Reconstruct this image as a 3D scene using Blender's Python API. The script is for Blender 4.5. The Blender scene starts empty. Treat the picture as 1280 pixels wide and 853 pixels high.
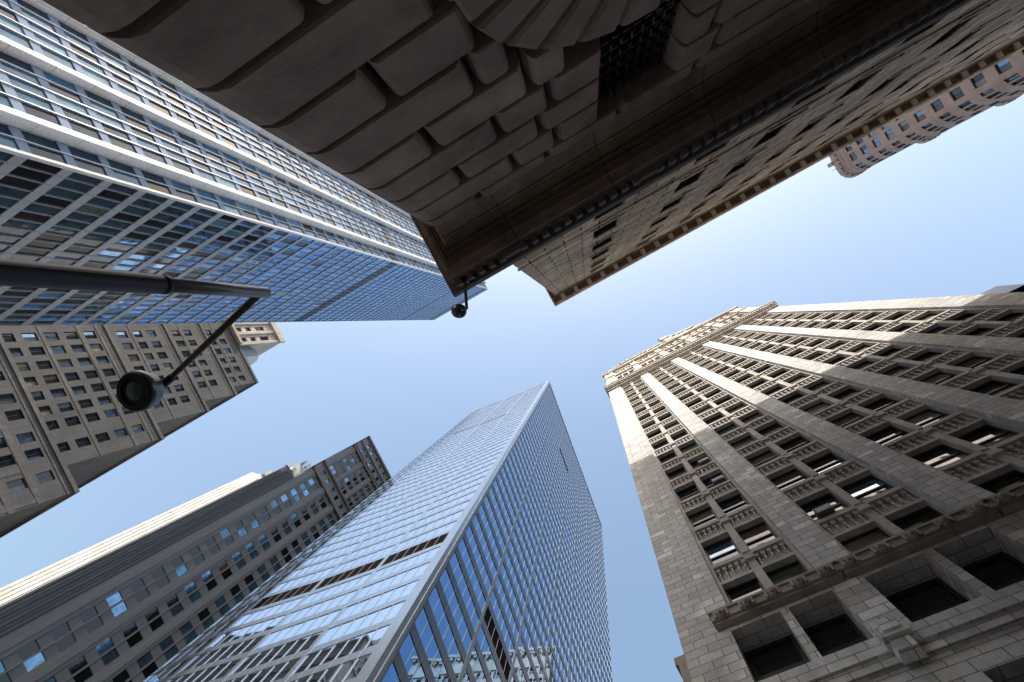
import bpy, math, random
from mathutils import Vector, Matrix
rnd = random.Random(7)
scene = bpy.context.scene
COL = scene.collection
EYE = 1.6                      # camera height; every z below is measured from the eye

# ------------------------------------------------------------------ camera
FPX, ZX, ZY, TH = 604.0, 93.9, -29.2, math.radians(28.46)
zd = Vector((ZX / FPX, ZY / FPX, 1)).normalized()
ax = Vector((0, 0, 1)).cross(zd)
R0 = Matrix.Rotation(math.asin(ax.length), 3, ax.normalized())
FR = Matrix(((math.cos(TH), -math.sin(TH), 0), (math.sin(TH), math.cos(TH), 0), (0, 0, 1)))
AM = R0 @ FR.transposed()      # world -> (right, down, forward)
def make_camera():
    cd = bpy.data.cameras.new('camera'); cam = bpy.data.objects.new('camera', cd); COL.objects.link(cam)
    cd.sensor_width = 36; cd.lens = FPX / 1280 * 36; cd.clip_start = .05; cd.clip_end = 8000
    r, d, f = AM[0], AM[1], AM[2]
    cam.matrix_world = Matrix(((r[0], -d[0], -f[0], 0), (r[1], -d[1], -f[1], 0), (r[2], -d[2], -f[2], EYE), (0, 0, 0, 1)))
    scene.camera = cam
make_camera()
def pix(p):                    # only used to rank which windows show largest
    c = AM @ Vector((p[0], p[1], p[2] - EYE))
    if c[2] < .05: return None
    return (640 + FPX * c[0] / c[2], 426.5 + FPX * c[1] / c[2])

# ------------------------------------------------------------------ materials
def nt(name):
    m = bpy.data.materials.new(name); m.use_nodes = True
    t = m.node_tree; b = t.nodes['Principled BSDF']
    return m, t, b
def link(t, a, b): t.links.new(a, b)
def wallcoords(t):
    """(run along the wall, height) from object coordinates and the face normal"""
    tc = t.nodes.new('ShaderNodeTexCoord'); ge = t.nodes.new('ShaderNodeNewGeometry')
    sx = t.nodes.new('ShaderNodeSeparateXYZ'); sn = t.nodes.new('ShaderNodeSeparateXYZ')
    link(t, tc.outputs['Object'], sx.inputs[0]); link(t, ge.outputs['True Normal'], sn.inputs[0])
    def mth(op, a, b=None):
        n = t.nodes.new('ShaderNodeMath'); n.operation = op
        if hasattr(a, 'links'): link(t, a, n.inputs[0])
        else: n.inputs[0].default_value = a
        if b is not None:
            if hasattr(b, 'links'): link(t, b, n.inputs[1])
            else: n.inputs[1].default_value = b
        return n.outputs[0]
    ay = mth('ABSOLUTE', sn.outputs[1]); axx = mth('ABSOLUTE', sn.outputs[0]); az = mth('ABSOLUTE', sn.outputs[2])
    flat = mth('GREATER_THAN', az, .7)
    sel = mth('MAXIMUM', mth('GREATER_THAN', ay, axx), flat)
    mx = t.nodes.new('ShaderNodeMix'); mx.data_type = 'FLOAT'
    link(t, sel, mx.inputs[0]); link(t, sx.outputs[1], mx.inputs[2]); link(t, sx.outputs[0], mx.inputs[3])
    mz = t.nodes.new('ShaderNodeMix'); mz.data_type = 'FLOAT'
    link(t, flat, mz.inputs[0]); link(t, sx.outputs[2], mz.inputs[2])
    link(t, sx.outputs[1], mz.inputs[3])
    cb = t.nodes.new('ShaderNodeCombineXYZ')
    link(t, mx.outputs[0], cb.inputs[0]); link(t, mz.outputs[0], cb.inputs[1])
    return cb.outputs[0], tc.outputs['Object']
def noise(t, vec, scale, detail=4, rough=.6):
    n = t.nodes.new('ShaderNodeTexNoise'); n.inputs['Scale'].default_value = scale
    n.inputs['Detail'].default_value = detail; n.inputs['Roughness'].default_value = rough
    link(t, vec, n.inputs['Vector']); return n.outputs['Fac']
def ramp(t, fac, lo, hi, a=.3, b=.7):
    r = t.nodes.new('ShaderNodeMapRange'); r.inputs[1].default_value = a; r.inputs[2].default_value = b
    r.inputs[3].default_value = lo; r.inputs[4].default_value = hi; link(t, fac, r.inputs[0]); return r.outputs[0]
def mulc(t, col, fac):
    v = t.nodes.new('ShaderNodeVectorMath'); v.operation = 'SCALE'
    link(t, col, v.inputs[0]); link(t, fac, v.inputs['Scale']); return v.outputs[0]
def masonry(name, c1, c2, mortar, bw, rh, ms=.01, rough=.85, var=.25, bump=.4, light=None, lightamt=.0, off=.5):
    m, t, b = nt(name)
    uv, oc = wallcoords(t)
    br = t.nodes.new('ShaderNodeTexBrick'); link(t, uv, br.inputs['Vector'])
    br.inputs['Scale'].default_value = 1; br.inputs['Brick Width'].default_value = bw
    br.inputs['Row Height'].default_value = rh; br.inputs['Mortar Size'].default_value = ms
    br.inputs['Mortar Smooth'].default_value = .2; br.offset = off
    br.inputs['Color1'].default_value = (*c1, 1); br.inputs['Color2'].default_value = (*c2, 1)
    br.inputs['Mortar'].default_value = (*mortar, 1)
    col = br.outputs['Color']
    if light:                                   # scattered paler stones
        b2 = t.nodes.new('ShaderNodeTexBrick'); link(t, uv, b2.inputs['Vector'])
        b2.inputs['Scale'].default_value = 1; b2.inputs['Brick Width'].default_value = bw
        b2.inputs['Row Height'].default_value = rh; b2.inputs['Mortar Size'].default_value = ms; b2.offset = off
        b2.inputs['Color1'].default_value = (0, 0, 0, 1); b2.inputs['Color2'].default_value = (1, 1, 1, 1)
        b2.inputs['Mortar'].default_value = (0, 0, 0, 1)
        n = noise(t, oc, .35, 2)
        ad = t.nodes.new('ShaderNodeMath'); ad.operation = 'ADD'
        link(t, b2.outputs['Color'], ad.inputs[0]); link(t, n, ad.inputs[1])
        f = ramp(t, ad.outputs[0], 0, lightamt, 1.3, 1.45)
        mx = t.nodes.new('ShaderNodeMix'); mx.data_type = 'RGBA'
        link(t, f, mx.inputs[0]); link(t, col, mx.inputs[6]); mx.inputs[7].default_value = (*light, 1)
        col = mx.outputs[2]
    big = ramp(t, noise(t, oc, .16, 5), 1 - var, 1 + var)
    fine = ramp(t, noise(t, oc, 5, 4), .88, 1.12)
    mp = t.nodes.new('ShaderNodeMapping'); mp.inputs['Scale'].default_value = (1.1, 1.1, .07); link(t, oc, mp.inputs[0])
    stk = ramp(t, noise(t, mp.outputs[0], 1.3, 5, .65), 1 - var * .9, 1 + var * .5)
    link(t, mulc(t, mulc(t, mulc(t, col, big), fine), stk), b.inputs['Base Color'])
    b.inputs['Roughness'].default_value = rough; b.inputs['Specular IOR Level'].default_value = .2
    bp = t.nodes.new('ShaderNodeBump'); bp.inputs['Strength'].default_value = bump; bp.inputs['Distance'].default_value = .02
    iv = t.nodes.new('ShaderNodeMath'); iv.operation = 'SUBTRACT'; iv.inputs[0].default_value = 1
    link(t, br.outputs['Fac'], iv.inputs[1])
    a2 = t.nodes.new('ShaderNodeMath'); a2.operation = 'MULTIPLY_ADD'; link(t, noise(t, oc, 14, 5), a2.inputs[0])
    a2.inputs[1].default_value = .5; link(t, iv.outputs[0], a2.inputs[2])
    link(t, a2.outputs[0], bp.inputs['Height']); link(t, bp.outputs[0], b.inputs['Normal'])
    return m
def plain(name, c, rough=.6, metal=0, var=.12, scale=.8, spec=.4, bump=0, bscale=8, streak=False):
    m, t, b = nt(name)
    tc = t.nodes.new('ShaderNodeTexCoord'); vec = tc.outputs['Object']
    if streak:
        mp = t.nodes.new('ShaderNodeMapping'); mp.inputs['Scale'].default_value = (1.6, 1.6, .12)
        link(t, vec, mp.inputs[0]); vec = mp.outputs[0]
    rg = t.nodes.new('ShaderNodeRGB'); rg.outputs[0].default_value = (*c, 1)
    f = ramp(t, noise(t, vec, scale, 6), 1 - var, 1 + var)
    link(t, mulc(t, rg.outputs[0], f), b.inputs['Base Color'])
    b.inputs['Roughness'].default_value = rough; b.inputs['Metallic'].default_value = metal
    b.inputs['Specular IOR Level'].default_value = spec
    if bump:
        bp = t.nodes.new('ShaderNodeBump'); bp.inputs['Strength'].default_value = bump; bp.inputs['Distance'].default_value = .03
        link(t, noise(t, tc.outputs['Object'], bscale, 6), bp.inputs['Height']); link(t, bp.outputs[0], b.inputs['Normal'])
    return m
def glass(name, c, ior=1.6, metal=0.0, rough=.03, wav=.02, inner=.35, spec=.5):
    """opaque architectural glass: what is behind the pane is a mottled dark interior colour, the surface reflects"""
    m, t, b = nt(name)
    tc = t.nodes.new('ShaderNodeTexCoord'); oc = tc.outputs['Object']
    rg = t.nodes.new('ShaderNodeRGB'); rg.outputs[0].default_value = (*c, 1)
    link(t, mulc(t, rg.outputs[0], ramp(t, noise(t, oc, .7, 3), 1 - inner, 1 + inner)), b.inputs['Base Color'])
    b.inputs['Roughness'].default_value = rough; b.inputs['Metallic'].default_value = metal
    b.inputs['IOR'].default_value = ior; b.inputs['Specular IOR Level'].default_value = spec
    if wav:
        bp = t.nodes.new('ShaderNodeBump'); bp.inputs['Strength'].default_value = wav; bp.inputs['Distance'].default_value = .5
        link(t, noise(t, oc, .5, 2), bp.inputs['Height']); link(t, bp.outputs[0], b.inputs['Normal'])
    return m

M = {}
M['ground'] = plain('ground_concrete', (.16, .155, .15), .9, bump=.2)
M['asphalt'] = plain('asphalt', (.05, .05, .052), .9, bump=.4, bscale=40)
M['pave'] = masonry('pavement_slabs', (.26, .25, .24), (.22, .215, .21), (.1, .1, .1), 1.5, 1.5, .02, off=0)
M['kerb'] = plain('kerb_granite', (.3, .3, .3), .8)
M['paint'] = plain('road_paint', (.7, .7, .66), .7)
M['rust'] = plain('dark_sandstone', (.245, .17, .134), .8, var=.42, scale=1.1, bump=.6, bscale=11)
M['cove'] = masonry('golden_stained_stone', (.165, .105, .06), (.12, .08, .05), (.05, .035, .025), 2.3, 60, .012, .7, .42, .5)
M['soffit'] = masonry('brown_cornice_stone', (.27, .18, .138), (.205, .135, .102), (.07, .05, .04), 2.3, 60, .012, .75, .38, .5)
M['dentil'] = plain('dark_dentil_stone', (.16, .13, .115), .8, var=.2)
M['iron'] = plain('black_iron', (.015, .015, .017), .35, .6)
M['void'] = plain('dark_recess', (.012, .011, .011), .9)
M['door'] = plain('bronze_door', (.06, .04, .03), .4, .5)
M['ashlar'] = masonry('pale_brown_ashlar', (.88, .69, .51), (.40, .29, .205), (.09, .06, .045), 1.5, .62, .035, var=.3, light=(.88, .76, .62), lightamt=.7)  # the pale stones imitate sun glints thrown by windows opposite
M['brownstone'] = plain('brown_coffer', (.26, .155, .09), .8, var=.3, scale=1.5)
M['bracket'] = plain('pale_bracket_stone', (.85, .76, .64), .85, var=.15)
M['lime'] = masonry('limestone_blocks', (.66, .635, .615), (.46, .44, .425), (.22, .2, .185), .92, .42, .018, var=.14, light=(.88, .87, .85), lightamt=.85)
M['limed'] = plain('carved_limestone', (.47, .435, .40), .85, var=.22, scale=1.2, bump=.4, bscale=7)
M['terra'] = plain('brown_terracotta', (.33, .275, .235), .8, var=.3, scale=1.3, bump=.5, bscale=9)
M['frame_dk'] = plain('dark_window_frame', (.02, .024, .03), .45, var=.1)
M['frame_gr'] = plain('grey_window_frame', (.1, .1, .105), .5, var=.1)
M['frame_wh'] = plain('white_window_frame', (.6, .6, .6), .5, var=.1)
M['g_dark'] = glass('dark_glass', (.012, .014, .016), 1.65)
M['g_blind'] = glass('glass_over_pale_blind', (.24, .215, .165), 1.6)
M['g_green'] = glass('greenish_glass', (.07, .085, .07), 1.65)
M['g_brown'] = glass('glass_over_warm_room', (.13, .09, .055), 1.6)
M['d_blue'] = glass('blue_reflecting_glass', (.12, .25, .36), 1.6, .6, .04); M['d_sky'] = glass('pale_sky_glass', (.22, .38, .54), 1.6, .8, .04)
M['g_sky'] = glass('bright_reflecting_glass', (.25, .32, .4), 1.6, .85, .04)
M['white_metal'] = masonry('white_metal_panels', (.82, .82, .82), (.78, .78, .79), (.4, .4, .41), 3.0, 3.92, .03, .4, .05, .05, off=0)
M['rail'] = plain('silver_rail', (.62, .63, .65), .35, .3, var=.06)
M['spand'] = plain('pale_metal_spandrel', (.24, .315, .47), .75, 0, var=.07, spec=.2)
M['spand2'] = plain('grey_metal_spandrel', (.34, .365, .41), .38, .35, var=.12, scale=.25)
M['spand3'] = plain('blue_spandrel_glass', (.22, .33, .5), .12, .7, var=.12, scale=.3)
M['t_teal'] = glass('teal_glass', (.07, .19, .245), 1.6, .3, .05)
M['t_dark'] = glass('deep_teal_glass', (.02, .045, .065), 1.55, .1, .04)
M['t_navy'] = glass('navy_glass', (.02, .04, .085), 1.8, .2, .04)
M['s_teal'] = glass('side_teal_glass', (.055, .16, .29), 1.25, 0, .05); M['s_dark'] = glass('side_dark_glass', (.02, .055, .085), 1.25, 0, .05)
M['s_navy'] = glass('side_navy_glass', (.02, .045, .10), 1.25, 0, .05); M['s_pale'] = glass('side_pale_glass', (.16, .31, .47), 1.25, 0, .05)
M['bmull'] = plain('blue_grey_mullion', (.36, .40, .46), .4, .4, var=.06)
M['t_black'] = glass('black_glass', (.012, .011, .013), 1.3, 0, .08)
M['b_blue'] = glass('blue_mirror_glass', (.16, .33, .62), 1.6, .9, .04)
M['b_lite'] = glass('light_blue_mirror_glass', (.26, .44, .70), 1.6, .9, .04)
M['louvre'] = plain('dark_louvres', (.03, .035, .05), .6)
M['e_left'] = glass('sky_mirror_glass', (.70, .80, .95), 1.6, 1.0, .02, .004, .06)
M['e_right'] = glass('shaded_mirror_glass', (.13, .275, .50), 1.6, 1.0, .02, .004, .08)  # darker copy of the mirror glass for the face away from the sun
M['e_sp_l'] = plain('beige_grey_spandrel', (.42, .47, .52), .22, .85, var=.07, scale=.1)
M['e_sp_r'] = plain('shaded_spandrel_metal', (.055, .08, .12), .4, .3, var=.1, scale=.1)  # shade of the right face is put into this darker spandrel
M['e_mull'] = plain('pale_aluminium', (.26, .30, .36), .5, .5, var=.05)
M['e_mull_r'] = plain('shaded_aluminium', (.13, .16, .2), .45, .3, var=.05)  # mullion metal darkened to imitate the shaded face
M['e_dark'] = plain('brown_black_louvre', (.014, .012, .011), .95, spec=0)
M['brick'] = masonry('shaded_brick', (.14, .135, .138), (.115, .111, .114), (.12, .116, .116), .6, .2, .012, var=.16)  # kept dark to stand in for the shade on this tower
M['cream'] = masonry('cream_stone', (.66, .61, .54), (.54, .49, .43), (.24, .2, .17), 1.0, .5, .02, var=.2)
M['ctrim'] = masonry('grey_brown_trim', (.17, .162, .158), (.14, .132, .128), (.11, .104, .1), 1.0, .5, .02, var=.25)
M['dstone'] = plain('grey_tower_stone', (.215, .225, .248), .85, var=.14, scale=.35, streak=True)
M['dspan'] = plain('dark_grey_spandrel', (.13, .125, .128), .8, var=.15)
M['dflute'] = plain('shaded_fluted_stone', (.12, .13, .15), .85, var=.2, scale=.35, streak=True)  # dark tone paints the shadow on the ribs of the shoulder
M['dsunlit'] = plain('sunlit_tower_stone', (.72, .69, .63), .85, var=.16, scale=.3)  # pale tone paints the sunlight on the same shoulder
M['drib'] = plain('bronze_band', (.2, .185, .182), .7, var=.2)
M['gterra'] = plain('pink_brown_terracotta', (.37, .285, .255), .75, var=.14, scale=.5)
M['gtrim'] = plain('pale_pink_trim', (.42, .33, .3), .75, var=.1)
M['pole_dk'] = plain('dark_pole_paint', (.01, .011, .014), .5, 0, spec=.2, var=.15, scale=6, bump=.1, bscale=30)
M['pole_gr'] = plain('grey_pole_paint', (.16, .16, .165), .4, .3, var=.15, scale=5)
M['arm_br'] = plain('rusty_brown_arm', (.085, .06, .05), .55, .3, var=.3, scale=9, bump=.2, bscale=40)
M['lamp_body'] = plain('brushed_lamp_body', (.12, .13, .15), .35, .7, var=.1)
M['lens'] = glass('lamp_lens', (.05, .07, .075), 1.5, 0, .12, .05)
M['copper'] = plain('grey_blue_metal_roof', (.22, .27, .33), .5, .2)
M['hblue'] = plain('dark_blue_frame', (.03, .05, .09), .35, .4)

# ------------------------------------------------------------------ mesh helpers
class MB:
    def __init__(s): s.v = []; s.f = []; s.m = []
    def quad(s, a, b, c, d, m=0):
        n = len(s.v); s.v += [a, b, c, d]; s.f.append((n, n + 1, n + 2, n + 3)); s.m.append(m)
    def hexa(s, p, m=0):                      # p: 4 bottom (ccw) + 4 top
        n = len(s.v); s.v += p
        for f in ((3, 2, 1, 0), (4, 5, 6, 7), (0, 1, 5, 4), (1, 2, 6, 5), (2, 3, 7, 6), (3, 0, 4, 7)):
            s.f.append(tuple(n + i for i in f)); s.m.append(m)
    def box(s, x0, x1, y0, y1, z0, z1, m=0):
        s.hexa([(x0, y0, z0), (x1, y0, z0), (x1, y1, z0), (x0, y1, z0), (x0, y0, z1), (x1, y0, z1), (x1, y1, z1), (x0, y1, z1)], m)
    def rings(s, rings, m=0, cap0=True, cap1=True):
        n0 = len(s.v); k = len(rings[0])
        for r in rings: s.v += r
        for i in range(len(rings) - 1):
            for j in range(k):
                a = n0 + i * k + j; b = n0 + i * k + (j + 1) % k
                s.f.append((a, b, b + k, a + k)); s.m.append(m)
        if cap0: s.f.append(tuple(n0 + j for j in reversed(range(k)))); s.m.append(m)
        if cap1: s.f.append(tuple(n0 + (len(rings) - 1) * k + j for j in range(k))); s.m.append(m)
    def tube(s, pts, rad, seg=16, m=0):
        rs = []
        pts = [Vector(p) for p in pts]
        if not hasattr(rad, '__len__'): rad = [rad] * len(pts)
        for i, p in enumerate(pts):
            d = (pts[min(i + 1, len(pts) - 1)] - pts[max(i - 1, 0)]).normalized()
            u = d.cross(Vector((.31, .2, .93)) if abs(d.z) < .9 else Vector((1, 0, 0))).normalized(); w = d.cross(u)
            rs.append([tuple(p + rad[i] * (math.cos(2 * math.pi * k / seg) * u + math.sin(2 * math.pi * k / seg) * w)) for k in range(seg)])
        s.rings(rs, m)
    def lathe(s, c, prof, seg=24, m=0):        # prof: (r, z)
        s.rings([[(c[0] + r * math.cos(2 * math.pi * k / seg), c[1] + r * math.sin(2 * math.pi * k / seg), c[2] + z) for k in range(seg)] for r, z in prof], m)
    def ball(s, c, r, m=0, seg=8, n=5, sz=1):
        s.lathe(c, [(max(.001, r * math.sin(math.pi * i / n)), -r * sz * math.cos(math.pi * i / n)) for i in range(n + 1)], seg, m)
    def build(s, name, mats, parent=None, base=(0, 0, 0), smooth=False, z=True):
        me = bpy.data.meshes.new(name)
        dz = EYE if z else 0
        me.from_pydata([(p[0] - base[0], p[1] - base[1], p[2] + dz - base[2]) for p in s.v], [], s.f)
        if not isinstance(mats, (list, tuple)): mats = [mats]
        for q in mats: me.materials.append(q)
        me.polygons.foreach_set('material_index', s.m)
        if smooth: me.polygons.foreach_set('use_smooth', [True] * len(s.f))
        me.update()
        o = bpy.data.objects.new(name, me); COL.objects.link(o)
        if parent: o.parent = parent
        return o
class Fac:
    """a vertical wall: s runs along it, z up, d out of it (towards the street)"""
    def __init__(s, ox, oy, tx, ty, nx, ny):
        l = math.hypot(tx, ty); s.o = (ox, oy); s.t = (tx / l, ty / l); k = math.hypot(nx, ny); s.n = (nx / k, ny / k)
        s.flip = (s.t[0] * s.n[1] - s.t[1] * s.n[0]) > 0
    def p(s, a, z, d): return (s.o[0] + s.t[0] * a + s.n[0] * d, s.o[1] + s.t[1] * a + s.n[1] * d, z)
    def box(s, mb, a0, a1, z0, z1, d0, d1, m=0):
        P = s.p
        if s.flip: mb.hexa([P(a0, z0, d0), P(a1, z0, d0), P(a1, z0, d1), P(a0, z0, d1), P(a0, z1, d0), P(a1, z1, d0), P(a1, z1, d1), P(a0, z1, d1)], m)
        else: mb.hexa([P(a1, z0, d0), P(a0, z0, d0), P(a0, z0, d1), P(a1, z0, d1), P(a1, z1, d0), P(a0, z1, d0), P(a0, z1, d1), P(a1, z1, d1)], m)
    def taper(s, mb, a0, a1, z0, z1, d0, d1, i, m=0):    # box whose outer face is inset by i
        P = s.p; b = [P(a0, z0, d0), P(a1, z0, d0), P(a1, z1, d0), P(a0, z1, d0)]
        c = [P(a0 + i, z0 + i, d1), P(a1 - i, z0 + i, d1), P(a1 - i, z1 - i, d1), P(a0 + i, z1 - i, d1)]
        if s.flip: b.reverse(); c.reverse()
        mb.rings([b, c], m)
    def quad(s, mb, a0, a1, z0, z1, d, m=0, jit=0):
        j = [rnd.uniform(-jit, jit) for _ in range(4)] if jit else (0, 0, 0, 0)
        if jit: j[3] = j[0] - j[1] + j[2]
        q = [s.p(a0, z0, d + j[0]), s.p(a1, z0, d + j[1]), s.p(a1, z1, d + j[2]), s.p(a0, z1, d + j[3])]
        if s.flip: q.reverse()
        mb.quad(*q, m)
    def sub(s, a0, d=0): return Fac(*s.p(a0, 0, d)[:2], *s.t, *s.n)
def tag(o, label=None, cat=None, group=None, kind=None):
    if label: o['label'] = label
    if cat: o['category'] = cat
    if group: o['group'] = group
    if kind: o['kind'] = kind
    return o
def thing(name, label, cat, loc, group=None):
    o = bpy.data.objects.new(name, None); COL.objects.link(o); o.location = loc
    o.empty_display_size = .5
    return tag(o, label, cat, group)
class Bld:
    def __init__(s, name, label, cat, x, y):
        s.base = (x, y, 0); s.root = thing(name, label, cat, s.base); s.wins = []
    def part(s, mb, name, mats, parent=None, smooth=False): return mb.build(name, mats, parent or s.root, s.base, smooth)
    # each window: frame mesh + pane mesh, collected, then the hundred that show largest become parts
    def win(s, pane, mats, frame=None, fmat=None, vis=1.0, name='window'):
        ps = [pix((p[0], p[1], p[2] + EYE)) for p in pane.v[:4]]
        sc = 0
        if all(ps):
            cx = sum(p[0] for p in ps) / 4; cy = sum(p[1] for p in ps) / 4
            if -5 < cx < 1285 and -5 < cy < 858:
                sc = abs(sum(ps[i][0] * ps[(i + 1) % 4][1] - ps[(i + 1) % 4][0] * ps[i][1] for i in range(4))) * vis
        s.wins.append((sc, len(s.wins), pane, mats, frame, fmat, name))
    def finish(s, cap=100):
        ws = sorted(s.wins, key=lambda w: -w[0])
        top = ws[:cap]; rest = ws[cap:]
        for sc, _, pane, mats, frame, fmat, name in top:
            if frame and frame.v:
                w = s.part(frame, name, fmat); s.part(pane, 'pane', mats, w)
            else: s.part(pane, name, mats)
        if rest:
            mats = []; mb = MB()
            def add(src, mm):
                n = len(mb.v); mb.v += src.v
                mp = []
                for q in (mm if isinstance(mm, (list, tuple)) else [mm]):
                    if q not in mats: mats.append(q)
                    mp.append(mats.index(q))
                mb.f += [tuple(i + n for i in f) for f in src.f]; mb.m += [mp[i] for i in src.m]
            for sc, _, pane, mm, frame, fmat, name in rest:
                add(pane, mm)
                if frame and frame.v: add(frame, fmat)
            tag(s.part(mb, rest[0][6], mats), kind='stuff')
        s.wins = []
def punched(mb, fac, s0, s1, z0, z1, cols, rows, th, m=0, rec=0.0, msp=None):
    """wall with openings: piers between the columns, spandrels between the rows (recessed by rec)"""
    e = s0
    for a, b in cols:
        if a - e > 1e-4: fac.box(mb, e, a, z0, z1, -th, 0, m)
        zz = z0
        for za, zb in rows:
            if za - zz > 1e-4: fac.box(mb, a, b, zz, za, -th, -rec, m if msp is None else msp)
            zz = zb
        if z1 - zz > 1e-4: fac.box(mb, a, b, zz, z1, -th, -rec, m if msp is None else msp)
        e = b
    if s1 - e > 1e-4: fac.box(mb, e, s1, z0, z1, -th, 0, m)
GL = [M['g_dark'], M['g_blind'], M['g_green'], M['g_brown'], M['g_sky']]
def sash(b, fac, a0, a1, z0, z1, r, fmat, pick, fw=.07, horiz=True, vert=False, name='window', glist=GL, vis=1.0, jit=.004, lin=None):
    """framed window with two sashes set back by r"""
    fr = MB(); pn = MB(); B = fac.box; fo = -r + .09 if lin is None else lin
    B(fr, a0, a0 + fw, z0, z1, -r - .02, fo); B(fr, a1 - fw, a1, z0, z1, -r - .02, fo)
    B(fr, a0 + fw, a1 - fw, z0, z0 + fw, -r - .02, -r + .088); B(fr, a0 + fw, a1 - fw, z1 - fw, z1, -r - .02, fo - .002)
    zm = (z0 + z1) / 2; am = (a0 + a1) / 2
    if horiz:
        B(fr, a0 + fw, a1 - fw, zm - fw * .5, zm + fw * .5, -r - .02, -r + .07)
        fac.quad(pn, a0 + fw, a1 - fw, z0 + fw, zm - fw * .5, -r, pick(), jit); fac.quad(pn, a0 + fw, a1 - fw, zm + fw * .5, z1 - fw, -r - .015, pick(), jit)
    elif vert:
        B(fr, am - fw * .5, am + fw * .5, z0 + fw, z1 - fw, -r - .02, -r + .07)
        fac.quad(pn, a0 + fw, am - fw * .5, z0 + fw, z1 - fw, -r, pick(), jit); fac.quad(pn, am + fw * .5, a1 - fw, z0 + fw, z1 - fw, -r, pick(), jit)
    else: fac.quad(pn, a0 + fw, a1 - fw, z0 + fw, z1 - fw, -r, pick(), jit)
    b.win(pn, glist, fr, fmat, vis, name)
def picker(*w):
    tot = sum(w)
    def f():
        x = rnd.uniform(0, tot)
        for i, q in enumerate(w):
            x -= q
            if x <= 0: return i
        return len(w) - 1
    return f

# ------------------------------------------------------------------ setting: ground, streets
def setting():
    g = MB(); g.quad((-3000, -3000, -EYE), (3000, -3000, -EYE), (3000, 3000, -EYE), (-3000, 3000, -EYE))
    tag(g.build('ground', M['ground']), kind='structure')
    r = MB(); z = -EYE + .004
    r.quad((-400, 1.2, z), (400, 1.2, z), (400, 9.4, z), (-400, 9.4, z)); r.quad((-22, -400, z), (-6, -400, z), (-6, 1.2, z), (-22, 1.2, z)); r.quad((-22, 9.4, z), (-6, 9.4, z), (-6, 400, z), (-22, 400, z))
    tag(r.build('road', M['asphalt']), kind='structure')
    p = MB(); z0 = -EYE + .002; z1 = -EYE + .14
    for b in ((-6, 300, -3.4, 1.05), (-5.85, 300, 9.55, 12.9), (-300, -22.15, 9.55, 15), (-300, -22.15, -36, 1.05), (-5.85, -2, -300, -3.4), (-5.85, -3, 12.9, 300)): p.box(b[0], b[1], b[2], b[3], z0, z1)
    tag(p.build('pavement', M['pave']), kind='structure')
    l = MB(); z = -EYE + .008
    for k in range(-40, 40): l.quad((k * 6, 5.2, z), (k * 6 + 3, 5.2, z), (k * 6 + 3, 5.35, z), (k * 6, 5.35, z))
    tag(l.build('road_marking', M['paint']), kind='structure')
setting()

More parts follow.
